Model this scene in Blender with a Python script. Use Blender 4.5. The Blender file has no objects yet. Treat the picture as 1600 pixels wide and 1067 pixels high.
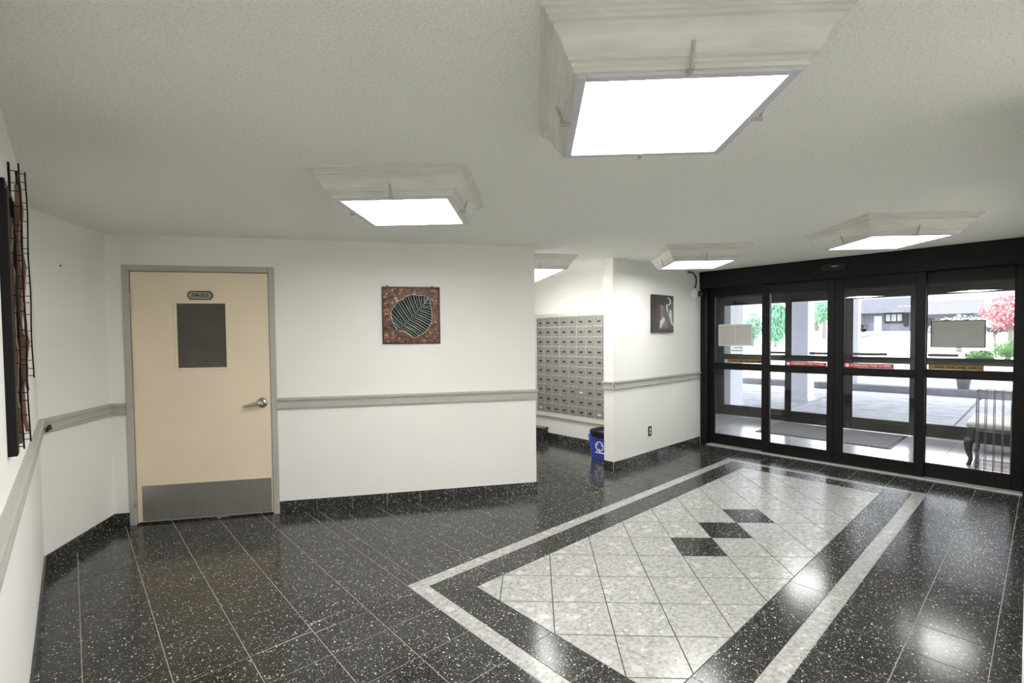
import bpy, bmesh, math, random
from mathutils import Vector, Matrix
random.seed(7)
S = bpy.context.scene
COL = S.collection
R = math.radians

# ------------------------------------------------------------------ camera
F, CY, YAW, PITCH, ROLL, H = 760.77, 549.27, R(47.7536), R(-1.7665), R(-.5876), 1.5
fw = Vector((math.cos(PITCH)*math.cos(YAW), math.cos(PITCH)*math.sin(YAW), math.sin(PITCH)))
rt = Vector((math.sin(YAW), -math.cos(YAW), 0)); up = rt.cross(fw)
c, s = math.cos(ROLL), math.sin(ROLL)
r2, u2 = c*rt + s*up, -s*rt + c*up
cd = bpy.data.cameras.new('camera'); cam = bpy.data.objects.new('camera', cd); COL.objects.link(cam)
cd.sensor_width = 36; cd.lens = F*36/1600; cd.shift_y = (CY-533.5)/1600; cd.clip_start = .02; cd.clip_end = 400
cam.matrix_world = Matrix(((r2.x, u2.x, -fw.x, 0), (r2.y, u2.y, -fw.y, 0), (r2.z, u2.z, -fw.z, H), (0, 0, 0, 1)))
S.camera = cam
# ------------------------------------------------------------------ sky, exposure
W = bpy.data.worlds.new('overcast_sky'); S.world = W; W.use_nodes = True
bg = W.node_tree.nodes['Background']; bg.inputs[0].default_value = (.93, .96, 1, 1); bg.inputs[1].default_value = 4.2
S.view_settings.view_transform = 'Standard'; S.view_settings.look = 'None'
S.view_settings.gamma = 1; S.view_settings.use_curve_mapping = False
S.view_settings.exposure = 0.70
S.cycles.diffuse_bounces = 6
sd = bpy.data.lights.new('sun', 'SUN'); sd.energy = 4.5; sd.angle = R(12); sd.color = (1, .97, .92)
sun = bpy.data.objects.new('sun', sd); COL.objects.link(sun); sun.rotation_euler = (R(38), 0, R(-125)); sun.location = (20, 0, 12)
LAMP = 17.0         # radiance of the ceiling diffusers

# ------------------------------------------------------------------ materials
def nt(name):
    m = bpy.data.materials.new(name); m.use_nodes = True
    t = m.node_tree; return m, t, t.nodes['Principled BSDF'], t.nodes, t.links
def ramp(N, stops, interp='LINEAR'):
    n = N.new('ShaderNodeValToRGB'); n.color_ramp.interpolation = interp
    e = n.color_ramp.elements
    while len(e) < len(stops): e.new(.5)
    for el, (p, col) in zip(e, stops): el.position = p; el.color = (*col, 1)
    return n
def math_(N, L, op, a, b=None):
    n = N.new('ShaderNodeMath'); n.operation = op
    for i, v in enumerate((a, b)):
        if v is None: continue
        if isinstance(v, (int, float)): n.inputs[i].default_value = v
        else: L.new(v, n.inputs[i])
    return n.outputs[0]
def mix_(N, L, fac, a, b):
    n = N.new('ShaderNodeMix'); n.data_type = 'RGBA'
    for k, v in ((0, fac), (6, a), (7, b)):
        if isinstance(v, (int, float)): n.inputs[k].default_value = v
        elif isinstance(v, tuple): n.inputs[k].default_value = (*v, 1)
        else: L.new(v, n.inputs[k])
    return n.outputs[2]
def mat(name, col, rough=.5, metal=0, var=.06, vscale=6, bump=0, bscale=200, spec=.5, coat=0, stretch=None):
    m, t, B, N, L = nt(name)
    g = N.new('ShaderNodeNewGeometry'); pos = g.outputs['Position']
    if stretch:
        mp = N.new('ShaderNodeMapping'); mp.inputs['Scale'].default_value = stretch; L.new(pos, mp.inputs[0]); pos = mp.outputs[0]
    n = N.new('ShaderNodeTexNoise'); n.inputs['Scale'].default_value = vscale; n.inputs['Detail'].default_value = 4; L.new(pos, n.inputs['Vector'])
    lo = tuple(max(0, x*(1-var)) for x in col); hi = tuple(min(1, x*(1+var)) for x in col)
    r = ramp(N, [(.3, lo), (.7, hi)]); L.new(n.outputs[0], r.inputs[0]); L.new(r.outputs[0], B.inputs['Base Color'])
    B.inputs['Roughness'].default_value = rough; B.inputs['Metallic'].default_value = metal
    B.inputs['Specular IOR Level'].default_value = spec; B.inputs['Coat Weight'].default_value = coat
    if bump:
        n2 = N.new('ShaderNodeTexNoise'); n2.inputs['Scale'].default_value = bscale; n2.inputs['Detail'].default_value = 3; L.new(pos, n2.inputs['Vector'])
        b = N.new('ShaderNodeBump'); b.inputs['Strength'].default_value = bump; b.inputs['Distance'].default_value = .004
        L.new(n2.outputs[0], b.inputs['Height']); L.new(b.outputs[0], B.inputs['Normal'])
    return m
def emit(name, col, st):
    m, t, B, N, L = nt(name)
    B.inputs['Base Color'].default_value = (*col, 1); B.inputs['Emission Color'].default_value = (*col, 1); B.inputs['Emission Strength'].default_value = st
    return m
def terrazzo_dark():
    m, t, B, N, L = nt('dark terrazzo')
    g = N.new('ShaderNodeNewGeometry'); oi = N.new('ShaderNodeObjectInfo')
    va = N.new('ShaderNodeVectorMath'); va.operation = 'ADD'; L.new(g.outputs['Position'], va.inputs[0])
    sc = N.new('ShaderNodeVectorMath'); sc.operation = 'SCALE'; sc.inputs[3].default_value = 7; L.new(oi.outputs['Random'], sc.inputs[0]); L.new(sc.outputs[0], va.inputs[1])
    col = (.021, .0205, .019)
    base = ramp(N, [(.3, (.016, .016, .015)), (.7, (.032, .031, .028))])
    nz = N.new('ShaderNodeTexNoise'); nz.inputs['Scale'].default_value = 60; nz.inputs['Detail'].default_value = 5; L.new(va.outputs[0], nz.inputs['Vector']); L.new(nz.outputs[0], base.inputs[0])
    cur = base.outputs[0]
    for scale, rad, thr, cc in ((230, .32, .52, (.26, .25, .235)), (110, .29, .66, (.54, .53, .50)), (66, .26, .79, (.80, .79, .76))):
        wv = N.new('ShaderNodeTexNoise'); wv.inputs['Scale'].default_value = scale*1.2; L.new(va.outputs[0], wv.inputs['Vector'])
        v = N.new('ShaderNodeTexVoronoi'); v.inputs['Scale'].default_value = scale; L.new(va.outputs[0], v.inputs['Vector'])
        d = math_(N, L, 'ADD', v.outputs['Distance'], math_(N, L, 'MULTIPLY', math_(N, L, 'SUBTRACT', wv.outputs[0], .5), .45))
        near = math_(N, L, 'LESS_THAN', d, rad)
        sp = N.new('ShaderNodeSeparateColor'); L.new(v.outputs['Color'], sp.inputs[0])
        k = math_(N, L, 'MULTIPLY', near, math_(N, L, 'GREATER_THAN', sp.outputs[0], thr))
        k = math_(N, L, 'MULTIPLY', k, math_(N, L, 'ADD', .35, math_(N, L, 'MULTIPLY', sp.outputs[1], .65)))
        cur = mix_(N, L, k, cur, cc)
    L.new(cur, B.inputs['Base Color']); B.inputs['Roughness'].default_value = .16; B.inputs['Specular IOR Level'].default_value = .42
    return m
def terrazzo_light():
    m, t, B, N, L = nt('pale terrazzo')
    g = N.new('ShaderNodeNewGeometry'); oi = N.new('ShaderNodeObjectInfo')
    va = N.new('ShaderNodeVectorMath'); va.operation = 'ADD'; L.new(g.outputs['Position'], va.inputs[0])
    sc = N.new('ShaderNodeVectorMath'); sc.operation = 'SCALE'; sc.inputs[3].default_value = 9; L.new(oi.outputs['Random'], sc.inputs[0]); L.new(sc.outputs[0], va.inputs[1])
    wz = N.new('ShaderNodeTexNoise'); wz.inputs['Scale'].default_value = 30; wz.inputs['Detail'].default_value = 3; L.new(va.outputs[0], wz.inputs['Vector'])
    ws = N.new('ShaderNodeVectorMath'); ws.operation = 'SCALE'; ws.inputs[3].default_value = .035; L.new(wz.outputs['Color'], ws.inputs[0])
    wv = N.new('ShaderNodeVectorMath'); wv.operation = 'ADD'; L.new(va.outputs[0], wv.inputs[0]); L.new(ws.outputs[0], wv.inputs[1])
    nz = N.new('ShaderNodeTexNoise'); nz.inputs['Scale'].default_value = 45; nz.inputs['Detail'].default_value = 6; L.new(va.outputs[0], nz.inputs['Vector'])
    base = ramp(N, [(.25, (.24, .237, .225)), (.5, (.40, .398, .383)), (.75, (.50, .498, .485))]); L.new(nz.outputs[0], base.inputs[0])
    cur = base.outputs[0]
    for scale, rad, thr, cc in ((12, .34, .66, (.54, .535, .52)), (20, .32, .70, (.33, .325, .31)), (30, .28, .78, (.64, .635, .62)), (60, .27, .74, (.20, .18, .155)), (26, .20, .88, (.30, .26, .21))):
        v = N.new('ShaderNodeTexVoronoi'); v.inputs['Scale'].default_value = scale; L.new(wv.outputs[0], v.inputs['Vector'])
        near = ramp(N, [(rad-.05, (1, 1, 1)), (rad, (0, 0, 0))]); L.new(v.outputs['Distance'], near.inputs[0])
        sp = N.new('ShaderNodeSeparateColor'); L.new(v.outputs['Color'], sp.inputs[0])
        k = math_(N, L, 'MULTIPLY', near.outputs[0], math_(N, L, 'GREATER_THAN', sp.outputs[1], thr))
        cur = mix_(N, L, math_(N, L, 'MULTIPLY', k, .8), cur, cc)
    L.new(cur, B.inputs['Base Color']); B.inputs['Roughness'].default_value = .19; B.inputs['Specular IOR Level'].default_value = .42
    return m
def stipple(name, col):
    m, t, B, N, L = nt(name)
    g = N.new('ShaderNodeNewGeometry')
    n = N.new('ShaderNodeTexNoise'); n.inputs['Scale'].default_value = 110; n.inputs['Detail'].default_value = 4; n.inputs['Roughness'].default_value = .7; L.new(g.outputs['Position'], n.inputs['Vector'])
    v = N.new('ShaderNodeTexVoronoi'); v.inputs['Scale'].default_value = 170; L.new(g.outputs['Position'], v.inputs['Vector'])
    r = ramp(N, [(.36, tuple(x*.88 for x in col)), (.5, col), (.66, tuple(min(.93, x*1.05) for x in col))]); L.new(n.outputs[0], r.inputs[0]); L.new(r.outputs[0], B.inputs['Base Color'])
    hgt = math_(N, L, 'SUBTRACT', n.outputs[0], math_(N, L, 'MULTIPLY', v.outputs['Distance'], .4))
    b = N.new('ShaderNodeBump'); b.inputs['Strength'].default_value = .35; b.inputs['Distance'].default_value = .008; L.new(hgt, b.inputs['Height']); L.new(b.outputs[0], B.inputs['Normal'])
    B.inputs['Roughness'].default_value = .9; B.inputs['Specular IOR Level'].default_value = .2
    return m
def glass_mat():
    m = bpy.data.materials.new('clear glass'); m.use_nodes = True; t = m.node_tree; N, L = t.nodes, t.links; N.clear()
    o = N.new('ShaderNodeOutputMaterial'); mx = N.new('ShaderNodeMixShader'); tr = N.new('ShaderNodeBsdfTransparent'); gl = N.new('ShaderNodeBsdfGlossy'); fr = N.new('ShaderNodeFresnel')
    fr.inputs[0].default_value = 1.5; gl.inputs['Roughness'].default_value = .0; tr.inputs[0].default_value = (.955, .965, .965, 1)
    L.new(fr.outputs[0], mx.inputs[0]); L.new(tr.outputs[0], mx.inputs[1]); L.new(gl.outputs[0], mx.inputs[2]); L.new(mx.outputs[0], o.inputs[0])
    return m
def copper_mat():
    m, t, B, N, L = nt('mottled copper')
    g = N.new('ShaderNodeNewGeometry')
    n = N.new('ShaderNodeTexNoise'); n.inputs['Scale'].default_value = 34; n.inputs['Detail'].default_value = 5; n.inputs['Distortion'].default_value = .6; L.new(g.outputs['Position'], n.inputs['Vector'])
    r = ramp(N, [(.36, (.012, .009, .008)), (.44, (.05, .027, .018)), (.50, (.17, .055, .022)), (.545, (.06, .042, .022)), (.60, (.25, .085, .035)), (.68, (.46, .30, .19))]); L.new(n.outputs[0], r.inputs[0]); L.new(r.outputs[0], B.inputs['Base Color'])
    B.inputs['Roughness'].default_value = .4; B.inputs['Metallic'].default_value = .25
    return m
def slat_mat():
    m, t, B, N, L = nt('ribbed grey mat')
    g = N.new('ShaderNodeNewGeometry'); w = N.new('ShaderNodeTexWave'); w.inputs['Scale'].default_value = 9; w.bands_direction = 'DIAGONAL'; L.new(g.outputs['Position'], w.inputs['Vector'])
    r = ramp(N, [(.35, (.04, .04, .045)), (.65, (.30, .30, .33))]); L.new(w.outputs[0], r.inputs[0]); L.new(r.outputs[0], B.inputs['Base Color']); B.inputs['Roughness'].default_value = .8
    return m
M = dict(
    wall=mat('wall paint', (.86, .853, .818), .55, var=.025, vscale=1.5, bump=.12, bscale=260, spec=.35),
    ceil=stipple('stippled ceiling', (.88, .878, .835)),
    trim=mat('painted trim', (.45, .445, .41), .42, var=.05, vscale=9),
    molding=mat('painted crown', (.70, .695, .645), .5, var=.09, vscale=5, stretch=(1, 1, 6)),
    base=terrazzo_dark(), light=terrazzo_light(),
    grout=mat('pale grout', (.40, .39, .36), .8, var=.2, vscale=12), grout_dark=mat('dark grout', (.03, .028, .026), .8),
    door=mat('beige door paint', (.86, .74, .56), .45, var=.03, vscale=3),
    frame=mat('grey steel frame', (.46, .45, .41), .45, var=.05),
    steel=mat('brushed steel', (.38, .37, .345), .36, metal=.7, var=.04, vscale=40, stretch=(1, 1, .1)),
    chrome=mat('satin chrome', (.62, .60, .55), .16, metal=1, var=.03),
    room_dark=mat('smoked pane', (.075, .066, .055), .22, var=.1, spec=.7),  # door pane coloured dark for the dark room behind the glass
    white=mat('white enamel', (.82, .82, .80), .45, var=.02), black=mat('black plastic', (.012, .012, .013), .4, var=.1),
    bronze=mat('dark bronze aluminium', (.010, .0095, .009), .42, metal=.0, var=.15, vscale=20, spec=.22),
    alu=mat('pale threshold', (.62, .62, .62), .35, metal=.3, var=.1, vscale=30),
    silver=mat('silver frame', (.62, .62, .65), .4, metal=.0), diffuser=emit('light diffuser', (1, .99, .965), LAMP),
    glass=glass_mat(), copper=copper_mat(), leaf_dark=mat('leaf black green', (.008, .014, .012), .6, spec=.2, var=.4, vscale=60),
    leaf_pale=mat('leaf pale vein', (.50, .58, .52), .5, var=.2, vscale=70), rustwood=mat('brown lacquered strip', (.16, .085, .05), .4, var=.35, vscale=9),
    wire=mat('black wire', (.008, .007, .0065), .55, spec=.2), mailbox=mat('mailbox aluminium', (.31, .305, .285), .42, metal=.35, var=.08, vscale=30),
    mailframe=mat('mailbox frame', (.68, .67, .63), .4, metal=.2, var=.05), blue=mat('blue bin plastic', (.045, .075, .42), .42, var=.12, vscale=14),
    bag=mat('black bin liner', (.01, .01, .012), .28, var=.3, vscale=25), red=mat('red sticker', (.50, .025, .04), .5, var=.1), ochre=mat('ochre sticker', (.27, .15, .03), .5, var=.3, vscale=40),
    ink=mat('dark ink', (.03, .02, .015), .6), pinkink=mat('pale sticker lettering', (.92, .80, .80), .6), paper=mat('paper sheet', (.62, .61, .59), .7, var=.03), paperdim=mat('grey paper', (.40, .41, .385), .7, var=.04),
    picture=mat('dark lacquer picture', (.022, .018, .016), .35, var=.5, vscale=20), pink=mat('dusty pink paint', (.22, .13, .11), .5, var=.35, vscale=16), pearl=mat('pearl grey paint', (.55, .55, .52), .45, var=.3, vscale=30), plum=mat('plum paint', (.04, .022, .022), .5, var=.4, vscale=20),
    vest=mat('pale lavender tile', (.47, .47, .52), .16, var=.06, vscale=4), mat_=slat_mat(), concrete=mat('concrete', (.42, .42, .455), .85, var=.22, vscale=4, bump=.1, bscale=60), kerb=mat('kerb concrete', (.20, .205, .235), .9, var=.15, vscale=5),
    lavender=mat('canopy paint', (.80, .80, .87), .6, var=.03), canvas=mat('bench upholstery', (.80, .79, .77), .8, var=.05), darkwood=mat('dark bench wood', (.014, .013, .015), .35, var=.3, vscale=20), wirewhite=mat('zinc wire', (.16, .16, .17), .35, metal=.6),
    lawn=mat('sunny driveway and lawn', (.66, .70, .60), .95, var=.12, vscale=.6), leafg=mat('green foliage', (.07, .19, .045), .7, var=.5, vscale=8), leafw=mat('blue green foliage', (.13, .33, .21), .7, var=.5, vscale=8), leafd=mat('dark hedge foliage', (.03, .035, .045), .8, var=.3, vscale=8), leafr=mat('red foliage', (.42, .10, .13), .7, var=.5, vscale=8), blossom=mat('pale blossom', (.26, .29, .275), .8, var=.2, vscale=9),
    bark=mat('bark', (.20, .18, .17), .9, var=.3, vscale=20), brickgrey=mat('grey house wall', (.10, .10, .135), .8, var=.08), roofgrey=mat('grey roof', (.075, .073, .095), .85, var=.1), slate=mat('dark pane', (.012, .014, .02), .4, spec=.2), pot=mat('grey planter', (.13, .135, .16), .7, var=.1))

# ------------------------------------------------------------------ mesh helpers
class MB:
    def __init__(s): s.v = []; s.f = []
    def add(s, vs, fs):
        o = len(s.v); s.v += [tuple(v) for v in vs]; s.f += [tuple(i+o for i in f) for f in fs]; return s
    def box(s, x0, x1, y0, y1, z0, z1):
        return s.add([(x, y, z) for z in (z0, z1) for y in (y0, y1) for x in (x0, x1)],
                     [(0, 2, 3, 1), (4, 5, 7, 6), (0, 1, 5, 4), (2, 6, 7, 3), (0, 4, 6, 2), (1, 3, 7, 5)])
    def cbox(s, x0, x1, y0, y1, z0, z1, b=.002):     # bevelled box
        bm = bmesh.new(); bmesh.ops.create_cube(bm, size=1)
        for v in bm.verts: v.co = Vector(((x0+x1)/2+v.co.x*(x1-x0), (y0+y1)/2+v.co.y*(y1-y0), (z0+z1)/2+v.co.z*(z1-z0)))
        bmesh.ops.bevel(bm, geom=bm.edges[:], offset=min(b, .45*min(x1-x0, y1-y0, z1-z0)), segments=1, affect='EDGES')
        bm.verts.index_update(); s.add([v.co[:] for v in bm.verts], [[v.index for v in f.verts] for f in bm.faces]); bm.free(); return s
    def prism(s, pts, axis, a, b):                    # polygon extruded along an axis: pts are the two other coordinates in order
        n = len(pts)
        def P(p, t): return {'x': (t, p[0], p[1]), 'y': (p[0], t, p[1]), 'z': (p[0], p[1], t)}[axis]
        return s.add([P(p, a) for p in pts]+[P(p, b) for p in pts], [tuple(range(n))[::-1], tuple(range(n, 2*n))]+[(i, (i+1) % n, n+(i+1) % n, n+i) for i in range(n)])
    def tube(s, pts, r, n=8, caps=True):
        pts = [Vector(p) for p in pts]; rs = r if isinstance(r, (list, tuple)) else [r]*len(pts); rings = []
        o = len(s.v); pn = None
        for i, p in enumerate(pts):
            d = (pts[min(i+1, len(pts)-1)]-pts[max(i-1, 0)]).normalized()
            if pn is None: a = d.cross(Vector((0, 0, 1))); a = a if a.length > .1 else d.cross(Vector((1, 0, 0)))
            else: a = pn - d*pn.dot(d)
            a.normalize(); pn = a; b = d.cross(a)
            s.v += [tuple(p+rs[i]*(math.cos(2*math.pi*k/n)*a+math.sin(2*math.pi*k/n)*b)) for k in range(n)]
        for i in range(len(pts)-1):
            for k in range(n): s.f.append((o+i*n+k, o+i*n+(k+1) % n, o+(i+1)*n+(k+1) % n, o+(i+1)*n+k))
        if caps: s.f.append(tuple(o+k for k in range(n))[::-1]); s.f.append(tuple(o+(len(pts)-1)*n+k for k in range(n)))
        return s
    def lathe(s, prof, cx=0, cy=0, cz=0, axis='z', n=20):
        o = len(s.v)
        for (r, h) in prof:
            for k in range(n):
                a = 2*math.pi*k/n; q = (r*math.cos(a), r*math.sin(a))
                s.v.append({'z': (cx+q[0], cy+q[1], cz+h), 'y': (cx+q[0], cy+h, cz+q[1]), 'x': (cx+h, cy+q[0], cz+q[1])}[axis])
        for i in range(len(prof)-1):
            for k in range(n): s.f.append((o+i*n+k, o+i*n+(k+1) % n, o+(i+1)*n+(k+1) % n, o+(i+1)*n+k))
        s.f.append(tuple(o+k for k in range(n))[::-1]); s.f.append(tuple(o+(len(prof)-1)*n+k for k in range(n))); return s
    def mesh(s, name, m, smooth=False):
        me = bpy.data.meshes.new(name); me.from_pydata(s.v, [], s.f); me.materials.append(M[m] if isinstance(m, str) else m)
        bm = bmesh.new(); bm.from_mesh(me); bmesh.ops.recalc_face_normals(bm, faces=bm.faces[:]); bm.to_mesh(me); bm.free()
        if smooth:
            for p in me.polygons: p.use_smooth = True
        return me
    def obj(s, name, m, parent=None, smooth=False): return link(name, s.mesh(name, m, smooth), parent)
def link(name, me, parent=None, loc=None):
    o = bpy.data.objects.new(name, me); COL.objects.link(o)
    if parent: o.parent = parent
    if loc: o.location = loc
    return o
def tag(o, label=None, cat=None, group=None, kind=None):
    for k, v in (('label', label), ('category', cat), ('group', group), ('kind', kind)):
        if v: o[k] = v
    return o
def root(name, loc=(0, 0, 0), rz=0, **k):
    e = bpy.data.objects.new(name, None); COL.objects.link(e); e.location = loc; e.rotation_euler = (0, 0, rz); e.empty_display_size = .1
    return tag(e, **k)
def place(o, fr): o.location = (fr[0], fr[1], 0); o.rotation_euler = (0, 0, fr[2]); return o
def copy_tree(o, parent=None, loc=None, rz=None):
    c_ = o.copy(); COL.objects.link(c_); c_.parent = parent
    if loc: c_.location = loc
    if rz is not None: c_.rotation_euler = (0, 0, rz)
    for ch in list(o.children): copy_tree(ch, c_)
    return c_
def text(name, body, size, m, parent, loc, rot, ext=.0006, sx=1, off=0):
    cu = bpy.data.curves.new(name, 'FONT'); cu.body = body; cu.size = size; cu.extrude = ext; cu.offset = off; cu.align_x = 'CENTER'; cu.align_y = 'CENTER'; cu.resolution_u = 2
    t = bpy.data.objects.new(name+'_tmp', cu); COL.objects.link(t)
    dg = bpy.context.evaluated_depsgraph_get(); me = bpy.data.meshes.new_from_object(t.evaluated_get(dg)); me.materials.clear(); me.materials.append(M[m])
    bpy.data.objects.remove(t); bpy.data.curves.remove(cu)
    o = link(name, me, parent, loc); o.rotation_euler = rot; o.scale = (sx, 1, 1); return o
def clip(poly, n, d):                                 # keep n.p <= d
    out = []
    for i in range(len(poly)):
        a, b = poly[i], poly[(i+1) % len(poly)]; da = n[0]*a[0]+n[1]*a[1]-d; db = n[0]*b[0]+n[1]*b[1]-d
        if da <= 0: out.append(a)
        if (da < 0 < db) or (db < 0 < da): t = da/(da-db); out.append((a[0]+t*(b[0]-a[0]), a[1]+t*(b[1]-a[1])))
    return out
def inset(poly, g):
    p = poly
    for i in range(len(poly)):
        a, b = poly[i], poly[(i+1) % len(poly)]; e = (b[0]-a[0], b[1]-a[1]); l = math.hypot(*e)
        if l < 1e-6: continue
        n = (e[1]/l, -e[0]/l); p = clip(p, n, n[0]*a[0]+n[1]*a[1]-g)
        if len(p) < 3: return []
    return p
def tile_mesh(poly, name, m, th=.012, ch=.0012, z=0):   # CCW polygon -> slab with chamfered top
    q = inset(poly, ch)
    if len(q) != len(poly): q = poly
    n = len(poly); b = MB()
    b.add([(x, y, z-th) for x, y in poly]+[(x, y, z-ch*.6) for x, y in poly]+[(x, y, z) for x, y in q],
          [tuple(range(2*n, 3*n))]+[(i, (i+1) % n, n+(i+1) % n, n+i) for i in range(n)]+[(n+i, n+(i+1) % n, 2*n+(i+1) % n, 2*n+i) for i in range(n)])
    return b.mesh(name, m)

# ------------------------------------------------------------------ frames of the walls: (x, y, angle of local x); local y points into the wall
CZ = 2.345
FA = (.229, 5.034, R(-30)); FB = (-.161, 4.357, R(60)); FC = (-.161, -4.5, R(90)); FE = (4.4, 3.195, 0)
FD = (6.47, 3.195, R(-90)); FM = (5.10, 6.45, R(-90)); FO = (9.0, 4.2, R(-90))
LA, LB = 3.517, .781

# ------------------------------------------------------------------ structure: walls and ceiling
def wall(name, fr, boxes, label):
    b = MB()
    for x in boxes: b.box(*x)
    return place(tag(b.obj(name, 'wall'), label, 'wall', kind='structure'), fr)
wall('wall_back', FA, [(0, .111, 0, .12, 0, CZ), (.111, 1.2355, 0, .12, 2.105, CZ), (1.2355, LA, 0, .12, 0, CZ)], 'long off-white wall with the beige door and square leaf panel')
wall('wall_angled', FB, [(0, LB, 0, .12, 0, CZ)], 'narrow off-white angled wall left of the beige door')
wall('wall_left', FC, [(-.1, 8.857, 0, .12, 0, CZ)], 'off-white wall at the far left carrying the metal sculpture')
wall('wall_partition', FE, [(0, 2.1, 0, .13, 0, CZ)], 'short off-white partition wall beside the glass entrance doors')
wall('wall_alcove', FM, [(0, 3.13, 0, .12, 0, CZ)], 'off-white alcove wall behind the mailboxes')
wall('wall_alcove_side', (3.275, 3.276, R(60)), [(0, 3.66, 0, .12, 0, CZ)], 'hidden off-white side wall of the mailbox alcove')
wall('wall_right', (6.42, .045, R(180)), [(0, 3.85, 0, .12, 0, CZ)], 'off-white wall at the right edge beside the glass doors')
wall('wall_corridor', (2.57, -.05, R(-90)), [(0, 4.5, 0, .12, 0, CZ)], 'off-white corridor wall behind the viewpoint')
wall('wall_rear', (2.6, -4.5, R(180)), [(0, 2.9, 0, .12, 0, CZ)], 'off-white wall behind the viewpoint')
b = MB().box(-.4, 6.6, -4.7, 6.7, CZ, CZ+.1); tag(b.obj('ceiling', 'ceil'), 'grey-white stippled lobby ceiling', 'ceiling', kind='structure')

# ------------------------------------------------------------------ floor tiles
floor = tag(MB().box(-.4, 6.42, -4.7, 6.7, -.06, -.0018).obj('floor', 'grout'), 'polished dark speckled terrazzo tile floor with pale grout', 'floor', kind='structure')
GB = .0035
XL = [-.3+.0, .0, .2945, .589, .883, 1.178, 1.472]
XU = [1.472, 1.565, 1.98] + [1.98+.3025*k for k in range(1, 15)] + [6.42]
XU = [x for x in XU if x <= 6.42]
YU = [2.585, 2.89, 3.195, 3.505, 3.79, 4.08, 4.37, 4.66, 4.95, 5.25, 5.55]
YLo = [1.668+.2985*k for k in range(-10, 3)]
def inside(x, y):
    if x < -.16: return False
    n = (-.5, -.866)
    frontA = (x-.229)*n[0]+(y-5.034)*n[1] > 0 and (x+.161)*.866+(y-4.357)*-.5 > 0
    if y <= 3.195: return (frontA or x > 3.2) and x < 6.42 and (y > .05 or x < 2.58)
    if x < 3.275: return frontA
    return x < 5.1 and (x-3.275)*.866-(y-3.276)*.5 > -.02 and not (x > 4.4 and y < 3.32)
cache = {}
dark = []
def cell(x0, x1, y0, y1, lst):
    pts = [(x0+(x1-x0)*i/4, y0+(y1-y0)*j/4) for i in range(5) for j in range(5)]
    if any(inside(*p) for p in pts): lst.append((x0, x1, y0, y1))
for i in range(len(XL)-1):
    ys = YLo + ([2.515] if XL[i+1] < .9 else [2.49, 2.585]) + YU[1:]
    for j in range(len(ys)-1): cell(XL[i], XL[i+1], ys[j], ys[j+1], dark)
for i in range(len(XU)-1):
    for j in range(len(YU)-1): cell(XU[i], XU[i+1], YU[j], YU[j+1], dark)
    ys = [-1.36, -1.06, -.76, -.46, -.155, .15, .44, .735]
    for j in range(len(ys)-1): cell(XU[i], XU[i+1], ys[j], ys[j+1], dark)
ys = [.735, 1.05, 1.37, 1.668, 1.966, 2.263, 2.585]
for x0, x1 in ((5.86, 6.16), (6.16, 6.42)):
    for j in range(6): cell(x0, x1, ys[j], ys[j+1], dark)
def rect(x0, x1, y0, y1): return [(x0, y0), (x1, y0), (x1, y1), (x0, y1)]
def put_rect(r, name, m, g=GB):
    w, h = round(r[1]-r[0]-g, 4), round(r[3]-r[2]-g, 4); k = (w, h, m)
    if k not in cache: cache[k] = tile_mesh(rect(-w/2, w/2, -h/2, h/2), name, m)
    return link(name, cache[k], floor, ((r[0]+r[1])/2, (r[2]+r[3])/2, 0))
def seen(r):      # angle off the viewing direction and distance order
    x, y = (r[0]+r[1])/2, (r[2]+r[3])/2; d = math.hypot(x, y); a = abs((math.atan2(y, x)-YAW+math.pi) % (2*math.pi)-math.pi)
    return (a > R(52) or d < .9, d)
dark.sort(key=seen)
for r in dark[:285]: put_rect(r, 'dark_floor_tile', 'base')
rest = MB()
for r in dark[285:]: rest.box(r[0]+GB/2, r[1]-GB/2, r[2]+GB/2, r[3]-GB/2, -.012, 0)
if rest.v: tag(rest.obj('dark_floor_tile_remainder', 'base', floor), kind='stuff')
tag(MB().box(-.161, 2.57, -4.5, -1.37, -.012, .0).obj('corridor_bounce_floor', 'light', floor))  # unseen floor, made pale to bounce light up to the ceiling
X0, X1, Y0, Y1 = 1.472, 5.86, .735, 2.585; sw, bw = .093, .203
jx = [x for x in XU if X0+.35 < x < X1-.15]; jy = [1.07, 1.37, 1.668, 1.966, 2.263]
def ring(a0, a1, b0, b1, w, name, m):        # long sides run through, short sides fit between
    for y0 in (b0, b1-w):
        xs = [a0]+[x for x in jx if a0+.1 < x < a1-.1]+[a1]
        for i in range(len(xs)-1): put_rect((xs[i], xs[i+1], y0, y0+w), name, m, .0025)
    for x0 in (a0, a1-w):
        y_ = [b0+w]+[y for y in jy if b0+w+.05 < y < b1-w-.05]+[b1-w]
        for i in range(len(y_)-1): put_rect((x0, x0+w, y_[i], y_[i+1]), name, m, .0025)
ring(X0, X1, Y0, Y1, sw, 'pale_strip_tile', 'light')
ring(X0+sw, X1-sw, Y0+sw, Y1-sw, bw, 'dark_band_tile', 'base')
fx0, fx1, fy0, fy1 = X0+sw+bw, X1-sw-bw, Y0+sw+bw, Y1-sw-bw
MB().box(fx0-.001, fx1+.001, fy0-.001, fy1+.001, -.01, -.0012).obj('field_grout', 'grout_dark', floor)
hd = .2125
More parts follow.
